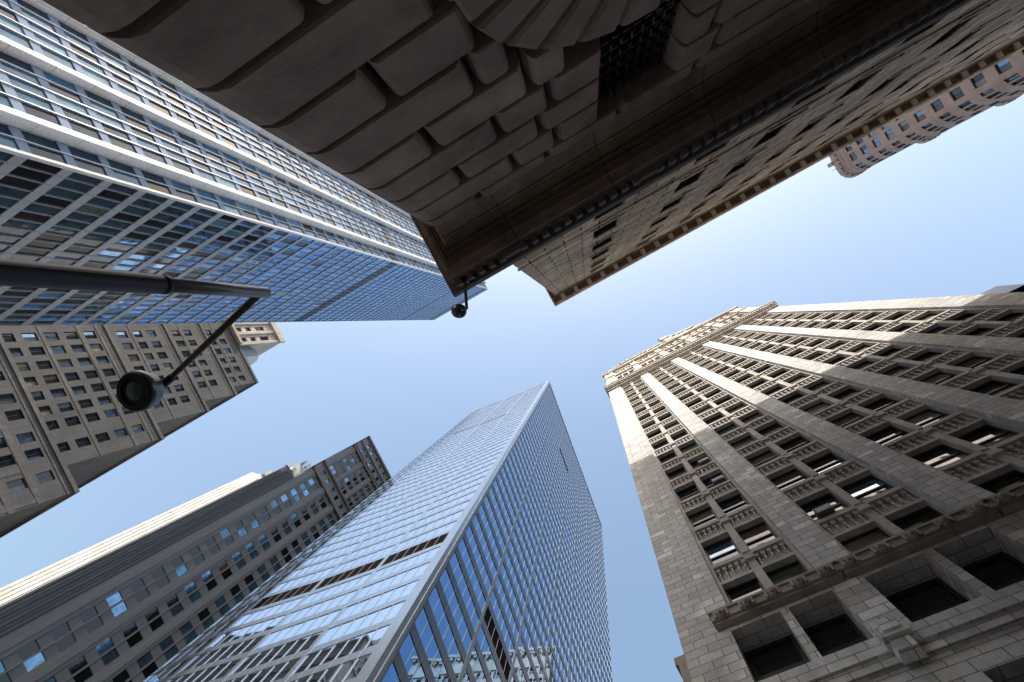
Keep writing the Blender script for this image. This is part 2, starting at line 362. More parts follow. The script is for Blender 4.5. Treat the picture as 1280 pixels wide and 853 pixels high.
# ------------------------------------------------------------------ A: dark rusticated corner building overhead
def building_a():
    b = Bld('stone_corner_building', 'dark brown corner building overhead with pillowed stone blocks, arch and dentil cornice', 'building', -1.66, -3.25)
    YB, XB, D, XE = -3.42, -1.66, 3.0, 62.0; YC = -3.25
    G0, G1, GZ0, GZ1 = 1.93, 3.22, 7.16, 9.03
    ACX, ACZ, AR = 2.6, 3.96, 2.34
    w = MB()
    # backing wall, split around the doorway and the grille
    DX0, DX1, DZ = 1.5, 3.7, 4.6
    w.box(XB, DX0, -9, YB, -EYE, GZ0); w.box(DX0, DX1, -9, YB, DZ, GZ0); w.box(DX1, XE, -9, YB, -EYE, GZ0)
    w.box(XB, G0, -9, YB, GZ0, GZ1); w.box(G1, XE, -9, YB, GZ0, GZ1); w.box(XB, XE, -9, YB, GZ1, 9.62)
    w.box(DX0, DX1, -9, -4.3, -EYE, DZ); w.box(G0, G1, -9, -3.75, GZ0, GZ1)
    w.box(XB, XE, -30, -9.0, -EYE, 9.62)
    F = Fac(0, YB, 1, 0, 0, 1)
    def pillow(fac, a0, a1, z0, z1, pr=.42, il=.12, ir=.12, ib=.06, it=.03):
        P = fac.p; g = .012
        a0 += g; a1 -= g; z0 += g; z1 -= g
        R = []
        for d, k in ((-.02, 0), (pr * .45, .08), (pr * .78, .34), (pr * .94, .66), (pr, 1.0)):
            q = [P(a0 + il * k, z0 + ib * k, d), P(a1 - ir * k, z0 + ib * k, d), P(a1 - ir * k, z1 - it * k, d), P(a0 + il * k, z1 - it * k, d)]
            if fac.flip: q.reverse()
            R.append(q)
        w.rings(R)
    cz = [.926 - .253 * 6 + .253 * k for k in range(6 + 8)] 
    cz = [c * D for c in cz if c * D > -EYE] + [2.758 * D + .02, 2.97 * D, 9.42]
    cz = sorted(set([-EYE] + cz))
    zz = [cz[0]]
    for c in cz[1:]:
        if c - zz[-1] > .33: zz.append(c)
    cz = zz
    for i in range(len(cz) - 1):
        z0, z1 = cz[i], cz[i + 1]
        par = round(((z0 + z1) / 2 / D - .926 - .126) / .253) % 2
        js = [-1.98, (.18 if par else -.70)]
        x = js[-1]
        while x < 60: x += (1.5 if par == 0 or x > .5 else .86) if x < 3 else 3.4; js.append(x)
        for j in range(len(js) - 1):
            a0, a1 = js[j], js[j + 1]; zm = (z0 + z1) / 2
            segs = [(a0, a1)]
            def cut(c0, c1):
                o = []
                for s0, s1 in segs:
                    if s1 <= c0 or s0 >= c1: o.append((s0, s1)); continue
                    if c0 - s0 > .18: o.append((s0, c0))
                    if s1 - c1 > .18: o.append((c1, s1))
                return o
            if zm < ACZ: segs = cut(ACX - AR + .3, ACX + AR - .3)
            elif z0 < ACZ + AR - .12:
                hw = math.sqrt(max(0, (AR - .12) ** 2 - (z0 - ACZ) ** 2)); segs = cut(ACX - hw, ACX + hw)
            if z1 > GZ0 + .15 and z0 < GZ1 - .15: segs = cut(G0 - .02, G1 + .02)
            for s0, s1 in segs: pillow(F, s0, s1, z0, z1, il=.36 if j == 0 and s0 == a0 else .12)
        # side elevation
        S = Fac(XB, YB, 0, -1, -1, 0)
        y = .0 if par else .0
        for q in ((0.0, 1.0), (1.0, 2.5), (2.5, 4.0)) if par else ((0, 1.7), (1.7, 3.2), (3.2, 4.6)): pillow(S, q[0] + .0, q[1], z0, z1, pr=.22)
    o = b.part(w, 'rusticated_wall', M['rust'])
    # arch of voussoirs
    v = MB(); n = 12
    for k in range(n):
        t0 = math.pi * k / n + .006; t1 = math.pi * (k + 1) / n - .006
        R = []
        for y, ins in ((YB, 0), (YB + .44, .02), (YB + .5, .05), (YB + .53, .11)):
            ri, ro = 1.05 + ins, AR - ins * .6
            tt0, tt1 = t0 + ins * .35, t1 - ins * .35
            R.append([(ACX + ro * math.cos(tt0), y, ACZ + ro * math.sin(tt0)), (ACX + ri * math.cos(tt0), y, ACZ + ri * math.sin(tt0)),
                      (ACX + ri * math.cos(tt1), y, ACZ + ri * math.sin(tt1)), (ACX + ro * math.cos((tt1)), y, ACZ + ro * math.sin(tt1))])
        v.rings(R)
    b.part(v, 'arch', M['rust'])
    d = MB(); d.box(1.52, 2.59, -4.25, -4.1, -EYE, 4.58); d.box(2.61, 3.68, -4.25, -4.1, -EYE, 4.58)
    for x in (1.6, 2.69):
        for z in (-1.2, .5, 2.2): d.box(x, x + .9, -4.1, -4.05, z, z + 1.4)
    dr = b.part(d, 'door', M['door'])
    h = MB(); h.tube([(2.5, -3.98, -.6), (2.5, -3.98, .1)], .025, 8); h.tube([(2.7, -3.98, -.6), (2.7, -3.98, .1)], .025, 8)
    b.part(h, 'handle', M['iron'], dr)
    # iron grille
    g = MB(); nx, nz = 7, 6
    for i in range(nx + 1):
        x = G0 + .05 + (G1 - G0 - .1) * i / nx; g.box(x - .018, x + .018, -3.32, -3.285, GZ0, GZ1)
    for j in range(nz + 1):
        z = GZ0 + .06 + (GZ1 - GZ0 - .12) * j / nz; g.box(G0, G1, -3.36, -3.322, z - .02, z + .02)
        for i in range(nx + 1): g.ball((G0 + .05 + (G1 - G0 - .1) * i / nx, -3.28, z), .036, 0, 6, 4)
    b.part(g, 'window_grille', M['iron'])
    pn = MB(); pn.quad((G0, -3.70, GZ0), (G1, -3.70, GZ0), (G1, -3.70, GZ1), (G0, -3.70, GZ1))
    b.part(pn, 'pane', M['g_dark'])
    # base cornice: profile swept along the front and down the side (front projection, side projection, height)
    def sweep(name, prof, mat, x0=XB, y0=YC, smooth=False, kx=.62):
        c = MB()
        for (p0, h0), (p1, h1) in zip(prof, prof[1:]):
            q0 = (x0 - p0 * kx, y0 + p0); q1 = (x0 - p1 * kx, y0 + p1)
            c.quad((q0[0], q0[1], h0), (XE, q0[1], h0), (XE, q1[1], h1), (q1[0], q1[1], h1))
            c.quad((q0[0], -30, h0), (q0[0], q0[1], h0), (q1[0], q1[1], h1), (q1[0], -30, h1))
        return b.part(c, name, mat)
    cove = [(0.0, 9.42), (.16, 9.45), (.18, 9.56)]
    for k in range(8):
        a = k / 7 * math.pi / 2; p_, h_ = .2 + .62 * (1 - math.cos(a)), 9.60 + .78 * math.sin(a)
        if k in (3, 5, 6): cove.append((p_ - .035, h_ - .01)); cove.append((p_ - .02, h_ - .05))
        cove.append((p_, h_))
    sweep('bed_moulding', cove[:9], M['soffit']); sweep('cove_moulding', cove[8:], M['cove'])
    sweep('cornice', [(.82, 10.38), (.83, 10.42), (1.02, 10.46), (1.03, 10.5), (1.04, 10.58), (1.05, 10.60), (1.08, 10.60), (1.08, 10.66)], M['soffit'])
    sweep('cornice_crown', [(1.08, 10.66), (1.08, 10.98), (1.30, 10.98), (1.32, 11.03), (1.34, 11.2), (1.0, 11.3), (-.5, 11.32)], M['dentil'])
    dn = MB(); x = -2.2
    k = 0
    while x < 61:
        if not (k % 12 == 5): dn.box(x, x + .145, YC + 1.083, YC + 1.235, 10.63, 10.95)
        else: dn.box(x - .13, x + .28, YC + 1.083, YC + 1.21, 10.63, 10.95)
        x += .276; k += 1
    tag(b.part(dn, 'dentil', M['dentil']), kind='stuff')
    # upper wall
    U = Fac(-1.42, -2.95 - .0, 1, 0, 0, 1)
    uw = MB(); Z0, Z1 = 11.2, 40.75
    cols = []; x = 1.86 + 1.42
    c0 = [(3.28, 4.52)]
    x = 7.15
    while x < 60: c0.append((x, x + 1.25)); x += 3.55
    rows = []
    z = 11.5
    for k in range(7): rows.append((15.5 + 4.28 * k - .05 * k, 17.95 + 4.28 * k - .05 * k))
    rows = [(15.5, 17.95), (19.75, 22.15), (23.85, 26.3), (28.0, 30.4), (32.6, 34.9), (36.6, 38.8)]
    punched(uw, U, 0, 63.4, Z0, Z1, c0, rows, .6)
    S = Fac(-1.42, -2.95 - .6, 0, -1, -1, 0)
    cs = [(2 + 3.4 * k, 3.3 + 3.4 * k) for k in range(7)]
    punched(uw, S, 0.001, 26, Z0, Z1, cs, rows, .6)
    uw.box(-.8, 61.9, -29, -3.56, Z0, Z1 - .02)
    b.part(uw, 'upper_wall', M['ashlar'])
    sl = MB()
    for a, e in c0[:10]:
        for za, zb in rows: U.box(sl, a - .12, e + .12, za - .22, za - .002, .0, .07)
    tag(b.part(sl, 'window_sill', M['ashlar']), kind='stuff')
    bl = MB()
    for z in (13.4, 18.8, 40.1): U.box(bl, -.06, 63, z, z + .28, .003, .06)
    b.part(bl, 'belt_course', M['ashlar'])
    pk = picker(6, 1, 1, 1, .2)
    for a, e in c0:
        for za, zb in rows: sash(b, U, a, e, za, zb, .5, M['frame_dk'], picker(1), glist=[M['t_black']], lin=-.04)  # dark lining and black panes imitate shade in the reveals
    for a, e in cs:
        for za, zb in rows: sash(b, S, a, e, za, zb, .45, M['frame_dk'], pk, vis=0)
    # roof cornice with coffers
    def sweep2(name, prof, mat):
        c = MB()
        for (p0, h0), (p1, h1) in zip(prof, prof[1:]):
            q0 = (-1.42 - p0 * .62, -2.95 + p0); q1 = (-1.42 - p1 * .62, -2.95 + p1)
            c.quad((q0[0], q0[1], h0), (62, q0[1], h0), (62, q1[1], h1), (q1[0], q1[1], h1))
            c.quad((q0[0], -30, h0), (q0[0], q0[1], h0), (q1[0], q1[1], h1), (q1[0], -30, h1))
        return b.part(c, name, mat)
    sweep2('roof_cornice', [(0, 40.72), (.10, 40.74), (.14, 40.95), (.14, 41.12), (.70, 41.15)], M['brownstone'])
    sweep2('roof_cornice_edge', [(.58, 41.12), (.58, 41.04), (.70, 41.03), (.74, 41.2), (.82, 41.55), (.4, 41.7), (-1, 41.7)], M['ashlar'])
    br = MB(); x = -1.05
    while x < 60: br.box(x, x + .34, -2.95 + .142, -2.95 + .577, 40.93, 41.11); x += 1.235
    tag(b.part(br, 'roof_bracket', M['bracket']), kind='stuff')
    # unseen storeys added behind the parapet, sized to shade the limestone tower
    T = MB(); TF = Fac(4.2, -9.5, 1, 0, 0, 1)
    tc = [(2 + 3.6 * k, 3.5 + 3.6 * k) for k in range(15)]; tr = [(43.5 + 4.2 * k, 45.9 + 4.2 * k) for k in range(6)]
    punched(T, TF, 0, 57.3, 41.6, UNSEEN_TOP_A, tc, tr, .5)
    T.box(4.2, 61.5, -29, -10.01, 41.6, UNSEEN_TOP_A)
    b.part(T, 'unseen_storeys', M['ashlar'])
    for a, e in tc:
        for za, zb in tr: sash(b, TF, a, e, za, zb, .4, M['frame_dk'], pk, vis=0)  # windows of the added unseen storeys
    b.finish()
UNSEEN_TOP_A = 66.5
building_a()

# ------------------------------------------------------------------ B: white and glass stepped tower
def building_b():
    D = 36.0
    b = Bld('stepped_glass_tower', 'tall blue glass office tower with white vertical steps and grey grid front', 'building', -D, -D)
    H = 6.55 * D; FH = 3.92; XL = -1.89 * D; YB = -1.572 * D
    core = MB(); core.box(XL + .3, -D - .4, YB, -D - .4, -EYE, H - .3); b.part(core, 'core', M['void'])
    # street front (facing +y)
    F = Fac(-D, -D, -1, 0, 0, 1); W = D + XL; W = -(XL + D); n = 21; mw = W / n
    nf = int((H + EYE) / FH)
    zf = [H - FH * (nf - k) for k in range(nf + 1)]
    k1 = min(range(nf), key=lambda k: abs(zf[k] - 3.27 * D)); k2 = min(range(nf), key=lambda k: abs(zf[k] - 5.37 * D))
    sp = MB(); mu = MB(); ub = MB()
    for k in range(nf):
        z = zf[k]
        if k in (k1, k2): lv = MB(); F.box(lv, 0.0, W, z, z + (FH if k == k1 else .7), -.3, -.05); b.part(lv, 'louvre_band', M['louvre'])
        if k == k1: continue
        if k < k1: hs = .66 if z < 75 else .42; F.box(sp, .05, W, z - .3 + (0 if k != k1 + 1 else .3), z + hs, -.3, .03)
        else: F.box(ub, .05, W, z + (.72 if k == k2 else -.3), z + .95, -.3, .006)
        lo, hi = (z + (.66 if z < 75 else .42), z + FH - .3) if k < k1 else (z + .95, z + FH - .3)
        for i in range(n):
            p = MB(); a0, a1 = i * mw + .04, (i + 1) * mw - .04
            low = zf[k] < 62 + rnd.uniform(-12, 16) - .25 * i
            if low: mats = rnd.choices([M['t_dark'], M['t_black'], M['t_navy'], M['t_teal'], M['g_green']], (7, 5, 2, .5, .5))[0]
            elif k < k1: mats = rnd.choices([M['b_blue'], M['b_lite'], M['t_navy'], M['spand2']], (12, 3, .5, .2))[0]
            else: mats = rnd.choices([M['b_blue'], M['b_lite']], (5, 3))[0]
            F.quad(p, a0, a1, lo, hi, -.12, 0, .006)
            b.win(p, mats)
    for i in range(n + 1):
        a = min(max(i * mw, .06), W - .06)
        F.box(mu, a - .04, a + .04, -EYE, H, -.3, .09)
    tag(b.part(sp, 'spandrel_band', M['spand2']), kind='stuff'); tag(b.part(ub, 'blue_spandrel_band', M['spand3']), kind='stuff')
    tag(b.part(mu, 'mullion', M['bmull']), kind='stuff')
    cr = MB(); F.box(cr, -.02, W + .1, H - 5, H + 1.2, -.2, .16); b.part(cr, 'crown', M['spand'])
    # stepped side (facing +x)
    xs = [-D, -.963 * D, -.935 * D, -.908 * D]; ys = [-D, -1.082 * D, -1.295 * D, -1.513 * D, YB]
    cells = [2, 5, 5, 1]; colw = .7
    st = MB(); rl = MB(); s2 = MB(); co = MB()
    for i in range(4):
        x = xs[i]; ya = ys[i] - ((2.0 if i == 3 else colw) if i else .18); yb = ys[i + 1]
        co.box(x - 3.2 if i else x - .39, x - .4, yb, ya, -EYE, H - .4)
        if i:      # the step: grey flank facing +y with a white front strip
            st.box(xs[i - 1] - .5, x, ys[i] - (2.0 if i == 3 else colw), ys[i], -EYE, H)
        G = Fac(x, ya, 0, -1, 1, 0); w = ya - yb; c = cells[i]; cw = w / c
        for k in range(nf):
            z = zf[k]
            if k in (k1, k2):
                lv2 = MB(); G.box(lv2, 0, w, z, z + (FH if k == k1 else 1.2), -.3, -.02); b.part(lv2, 'side_louvre', M['louvre'])
                if k == k1: continue
            G.box(s2, 0.0, w, z + (1.22 if k == k2 else 0), z + (1.3 if k == k2 else .92), -.3, -.01)
            for j in range(c):
                p = MB(); G.quad(p, j * cw + .03, (j + 1) * cw - .03, z + .92 + (.39 if k == k2 else 0), z + FH, -.14, 0, .004)
                tone = rnd.choices([M['s_teal'], M['s_dark'], M['s_navy'], M['t_black'], M['s_pale']], (7, 3, 3.5, .7, 1.6))[0]
                b.win(p, tone, vis=1.0)
        for j in range(1, c):
            rl.box(x - .1, x + .11, ya - j * cw - .035, ya - j * cw + .035, -EYE, H)
    rl.box(-D - .3, -D + .13, -D - .18, -D + .13, -EYE, H)
    b.part(st, 'white_step', M['white_metal']); tag(b.part(rl, 'vertical_rail', M['rail']), kind='stuff')
    tag(b.part(s2, 'side_spandrel', M['spand']), kind='stuff'); b.part(co, 'side_core', M['void'])
    rf = MB(); rf.box(XL, -D, YB, -D, H - .28, H - .02); rf.box(XL + 6, -D - 8, YB + 4, -D - 8, H, H + 6); b.part(rf, 'roof', M['spand2'])
    bk = MB(); bk.box(XL, XL + .28, YB, -D - .31, -EYE, H - .3); b.part(bk, 'west_wall', M['spand2'])
    b.finish()
building_b()

# ------------------------------------------------------------------ C: brick tower with setbacks
def building_c():
    b = Bld('setback_brick_tower', 'shaded brick tower stepping back towards its sunlit stone top, left edge', 'building', -89, -20)
    wl = MB(); tr = MB(); X = 89.0
    tiers = [(-EYE, 68.4, -89.0, -15.2), (68.4, 88.6, -90.0, -20.2), (88.6, 103.6, -90.4, -23.8), (103.6, 115.2, -90.8, -26.4), (115.2, 125.6, -91.2, -28.8)]
    pk = picker(6, .5, 1.2, .25, 2.6)
    FH = 3.6
    for ti, (z0, z1, x, ye) in enumerate(tiers):
        FH = 3.6 if ti else 4.0; tr = MB()
        F = Fac(x, ye, 0, -1, 1, 0)
        cols = []; s = 2.6 if ti else 2.4
        if ti == 0:
            for q in (3.0, 7.2, 10.2, 14.4, 17.4, 21.6, 24.6, 28.8, 31.8): cols.append((q, q + 1.75))
        else:
            y0 = -23.5 + 0.7
            ys_ = [-23.5] + [-27.8 - 2.9 * k for k in range(11)]
            for y in ys_:
                a = ye - y - .85
                if a > .9: cols.append((a, a + 1.7))
        rows = []
        zz = 88.6 - FH * 30 + .9 if True else 0
        k = 0
        for k in range(60):
            za = (-3.0 if ti else 4.0) + FH * k
            if za > z0 + .3 and za + 2.35 < z1 - (2.0 if ti else 1.7): rows.append((za, za + 2.35))
        CE = 49 + ye; cols = [q for q in cols if q[1] < CE - .5]
        punched(wl, F, 0, CE, z0, z1, cols, rows, .4)
        wl.box(x - 40, x - .41, -49, ye - .3, z0, z1)
        S = Fac(x - .41, ye, -1, 0, 0, 1); S.box(wl, 0, 39, z0, z1, -.29, 0)
        for a, e in cols:
            for za, zb in rows: sash(b, F, a, e, za, zb, .25, M['frame_dk'], pk, .06, False, True)
        # cornice, belt bands, corner quoin strip
        F.box(tr, -.35, CE - .3, z1 - .5, z1 + .25, .004, .22); S.box(tr, -.22, 39, z1 - .5, z1 + .25, .004, .35)
        F.box(tr, -.12, CE - .3, z1 - 1.5, z1 - 1.2, .004, .06); S.box(tr, 0, 39, z1 - 1.5, z1 - 1.2, .004, .15)
        if ti == 0:
            for zb_ in (62.5, 58.6): F.box(tr, -.05, CE - .3, zb_, zb_ + .9, .004, .06)
            for q in (.3, 5.6, 12.9, 20): F.box(tr, q, q + 1.2, -EYE, 62.4, .003, .05)
        else: F.box(tr, -.05, CE - .3, z0 + (z1 - z0) * .35, z0 + (z1 - z0) * .35 + .6, .004, .06)
        if ti == 1:
            for zb_ in (82.4, 86.2): F.box(tr, -.05, CE - .3, zb_, zb_ + .7, .0045, .07)
        for q in range(6):
            pass
        b.part(tr, 'stone_trim', M['ctrim'])
    b.part(wl, 'brick_wall', M['brick'])
    # top tower, its paler stone stands in for sunlight
    tw = MB(); F = Fac(-91, -40.8, 0, -1, 1, 0)
    cols = [(.9 + 3.4 * k, 2.3 + 3.4 * k) for k in range(2)]; rows = [(127.5, 130), (131.6, 134), (136, 140)]
    punched(tw, F, 0, 8.2, 125.6, 146, cols, rows, .6); tw.box(-120, -91.61, -49, -41.2, 125.6, 146)
    S = Fac(-91.61, -40.8, -1, 0, 0, 1); S.box(tw, 0, 28, 125.6, 146, -.39, 0)
    for k in range(3): F.box(tw, -.25 + 3.4 * k, .55 + 3.4 * k, 125.6, 143.6, .004, .45)
    F.box(tw, -.5, 8.2, 143.6, 144.8, .004, .9); F.box(tw, -.3, 8.2, 146, 147.2, -.6, .3)
    F.box(tw, .2, 8.2, 125.7, 126.6, .005, .9)
    b.part(tw, 'top_tower', M['cream'])
    for a, e in cols:
        for za, zb in rows: sash(b, F, a, e, za, zb, .5, M['frame_dk'], pk, .06, False, True)
    dm = MB(); F2 = Fac(-91.8, -34.2, 0, -1, 1, 0)
    rr = []
    for k in range(9):
        a = math.pi * k / 8; rr.append((-38 + 3.6 * math.cos(a), 125.6 + 7.2 * math.sin(a)))
    dm.rings([[(-91.8, y, z) for y, z in rr], [(-99, y, z) for y, z in rr]]); b.part(dm, 'dormer_roof', M['copper'])
    b.finish()
building_c()

# ------------------------------------------------------------------ D: grey ribbed stone tower
def building_d():
    X = -88.0; K = 1.1
    b = Bld('ribbed_stone_tower', 'long grey stone tower with paired window columns and fluted sunlit shoulder, lower left', 'building', X, 5)
    wl = MB(); pil = MB(); bd = MB(); sp = MB()
    F = Fac(X, 0.55, 0, 1, 1, 0); pk = picker(5, 3.5, 1.5, .3); DG = [M['g_dark'], M['d_blue'], M['d_sky'], M['g_brown']]
    FH = 3.7 * K; cen = [(3.8 + 5.0 * k) * K for k in range(9)]
    def group(z0, z1, hw, npane, first):
        cols = []
        for c in cen:
            w = hw * 2 / npane
            for i in range(npane): cols.append((c - hw + i * w + .12, c - hw + (i + 1) * w - .12))
        rows = []
        z = first
        while z + 2.2 < z1 - .3: 
            if z > z0 + .2: rows.append((z, z + 2.15 * K))
            z += FH
        punched(wl, F, 0, 53, z0, z1, cols, rows, .7, rec=.32)
        for a, e in cols:
            for za, zb in rows: sash(b, F, a, e, za, zb, .42, M['frame_gr'], pk, .06, False, False, glist=DG)
        return rows
    r1 = group(-EYE, 114.6 * K, 1.65 * K, 2, -.6)
    r2 = group(119.4 * K, 136.4 * K, 1.9 * K, 3, 120.6 * K)
    for z0, z1, zz in ((114.6, 119.4, 115.9), (136.4, 141.4, 138.2), (141.4, 146.4, 142.6)):
        z0, z1, zz = z0 * K, z1 * K, zz * K
        cols = [(c + o - .55, c + o + .55) for c in cen for o in (-1.3, 1.3)]
        punched(wl, F, 0, 53, z0, z1, cols, [(zz, zz + 2.3)], .5)
        for a, e in cols: sash(b, F, a, e, zz, zz + 2.3, .25, M['frame_gr'], pk, .06, False, False, glist=DG)
    wl.box(X - 38, X - .71, .95, 53, -EYE, 146.4 * K - .1)
    S = Fac(X, .55, -1, 0, 0, -1); S.box(wl, .71, 38, -EYE, 146.4 * K, -.39, 0)
    b.part(wl, 'wall', M['dstone'])
    for c in [1.3] + [q + 2.75 for q in cen]:
        F.box(pil, c - .45, c + .45, -EYE, 113.6 * K, .004, .28)
        F.box(pil, c - .45, c + .45, 119.9 * K, 135.6 * K, .004, .22)
    tag(b.part(pil, 'pilaster', M['dstone']), kind='stuff')
    for z, h, d in ((113.9, .9, .5), (116.0 + 2.9, .6, .7), (135.9, .7, .5), (137.4, .35, .35), (141.1, .5, .45), (145.6, 1.0, .6)):
        z *= K; h *= K
        F.box(bd, -.3, 53, z, z + h, .005, d); S.box(bd, -d, 38, z, z + h, .005, d * .6)
    b.part(bd, 'cornice_band', M['drib'])
    # fluted shoulder on the near side, its shade and sun put into two stone tones
    sh = MB()
    fp = MB(); fp.box(X - 30, X - .15, -3.3, .54, -EYE, 117)
    for k in range(7): fp.box(X - .149, X + .14 - (.12 if k % 2 else 0), -3.25 + .54 * k, -3.25 + .54 * k + .3, -EYE, 116 - (2.5 if k < 2 else 0))
    b.part(fp, 'fluted_pier', M['dflute'])
    
    C2 = Fac(X - .3, -3.31, -3, -2.44, .6, -.8)
    for k in range(4): C2.box(sh, .15 + k * .95, .6 + k * .95, -EYE, 106 - 2 * k, .003, .16)
    sh.box(X - 29, X - .9, -2.4, .54, 117, 123)
    for k, (yy, z) in enumerate(((-3.5, 116.6), (-1.8, 117.2), (-4.1, 107.6), (-2.2, 123), (-.9, 123.2))):
        sh.box(X - .9, X + .02, yy, yy + .8, z, z + 1.5 + (k % 3) * .5)
    sh.rings([[(X - .3, -3.308, z), (X - 3.3, -5.75, z), (X - 30, -5.75, z), (X - 30, -3.308, z)][::-1] for z in (-EYE, 108)])
    b.part(sh, 'shoulder', M['dsunlit'])
    b.finish()
building_d()

# ------------------------------------------------------------------ E: mirrored glass tower
def building_e():
    H = 200.0
    b = Bld('mirrored_glass_tower', 'sharp cornered mirror glass tower reflecting blue sky, bottom centre', 'building', -.13 * H, .08 * H)
    L = [(-.1306, .0777), (-.1828, .0740), (-.2307, .0692), (-.2787, .0627), (-.3120, .0614)]
    c1 = (-.1776, .3936)
    L = [(x * H, y * H) for x, y in L]; c1 = (c1[0] * H, c1[1] * H)
    FH = 3.66; nf = int((H + EYE) / FH); zf = [H - FH * (nf - k) for k in range(nf + 1)]
    core = MB()
    pts = [(L[0][0] - .8, L[0][1] + 1.2), (L[1][0], L[1][1] + .9), (L[2][0], L[2][1] + .9), (L[3][0] , L[3][1] + .9), (L[4][0] + .5, L[4][1] + .9), (L[4][0] - 6, c1[1]), (c1[0] - .9, c1[1] - .2)]
    core.rings([[(x, y, z) for x, y in reversed(pts)] for z in (-EYE, H - .5)]); b.part(core, 'core', M['void'])
    sL = MB(); mL = MB(); sR = MB(); mR = MB(); cL = MB()
    def pan(F, *a):
        m = MB(); F.box(m, *a); b.part(m, 'louvre_panel', M['e_dark'])
    kd = min(range(nf), key=lambda k: abs(zf[k] - .271 * H))
    for i in range(4):
        (xa, ya), (xb, yb) = L[i], L[i + 1]
        n = (yb - ya, -(xb - xa))
        if n[1] > 0: n = (-n[0], -n[1])
        F = Fac(xa, ya, xb - xa, yb - ya, *n); W = math.hypot(xb - xa, yb - ya)
        s0 = 1.35 if i == 0 else .32; s1 = W - .3
        nm = 6 if i < 3 else 3; mw = (s1 - s0) / nm
        F.box(cL, 0 if i else .02, s0, -EYE, H, -.5, .1 if i == 0 else .05); F.box(cL, s1, W, -EYE, H, -.5, .05)
        for k in range(nf):
            z = zf[k]
            F.box(sL, s0, s1, z, z + .98, -.4, .012)
            dark = (k == kd and i < 3) or (k == nf - 1) or (k == int(nf * .75) and i in (1, 2))
            if dark:
                if k == nf - 1: pan(F, s0 + .5, s1 - .5, z + 1.5, z + 2.3, -.4, .005); F.box(sL, s0, s1, z + 2.3, z + FH, -.4, .012)
                elif k == kd: pan(F, s0, s1, z + .98, z + FH, -.4, -.06); continue
                else: pan(F, s0, s1, z + .98, z + 1.9, -.4, .006)
            for j in range(nm):
                if k == nf - 1: continue
                p = MB(); F.quad(p, s0 + j * mw + .03, s0 + (j + 1) * mw - .03, z + (1.9 if dark else .98), z + FH, -.05, 0, .006)
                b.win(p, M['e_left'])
        for j in range(1, nm):
            F.box(mL, s0 + j * mw - .025, s0 + j * mw + .025, -EYE, H, -.2, .024)
    (xa, ya), (xb, yb) = L[0], c1
    n = (yb - ya, -(xb - xa))
    if n[0] < 0: n = (-n[0], -n[1])
    F = Fac(xa, ya, xb - xa, yb - ya, *n); W = math.hypot(xb - xa, yb - ya); nb = 7; bw = (W - .9) / nb
    cR = MB()
    F.box(cR, .505, .9, -EYE, H, -.5, .1)
    for i in range(nb):
        s0 = .9 + i * bw + .28; s1 = .9 + (i + 1) * bw - .28; nm = 6; mw = (s1 - s0) / nm
        F.box(cR, s0 - .28 if i else .9, s0, -EYE, H, -.5, .03); F.box(cR, s1, s1 + .28, -EYE, H, -.5, .03)
        for k in range(nf):
            z = zf[k]
            F.box(sR, s0, s1, z, z + 1.2, -.4, .012)
            if k == nf - 1: pan(F, s0 + .5, s1 - .5, z + 1.5, z + 2.4, -.4, .005); F.box(sR, s0, s1, z + 2.4, z + FH, -.4, .012); continue
            if (k == kd and i == 1) or (k == int(nf * .8) and i == 2): pan(F, s0, s1, z + 1.2, z + FH, -.4, -.06); continue
            for j in range(nm):
                p = MB(); F.quad(p, s0 + j * mw + .03, s0 + (j + 1) * mw - .03, z + 1.2, z + FH, -.05, 0, .006)
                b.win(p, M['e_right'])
        for j in range(1, nm):
            F.box(mR, s0 + j * mw - .02, s0 + j * mw + .02, -EYE, H, -.2, .016)
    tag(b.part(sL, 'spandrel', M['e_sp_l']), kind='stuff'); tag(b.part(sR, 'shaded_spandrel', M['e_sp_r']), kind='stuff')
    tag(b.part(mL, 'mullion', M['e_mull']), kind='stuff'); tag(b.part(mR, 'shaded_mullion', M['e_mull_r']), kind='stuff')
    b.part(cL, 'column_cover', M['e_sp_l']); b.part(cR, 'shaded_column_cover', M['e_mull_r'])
    rf = MB(); rf.rings([[(x, y, z) for x, y in reversed(pts)] for z in (H - .49, H + .05)]); b.part(rf, 'roof', M['e_mull'])
    b.finish()
building_e()

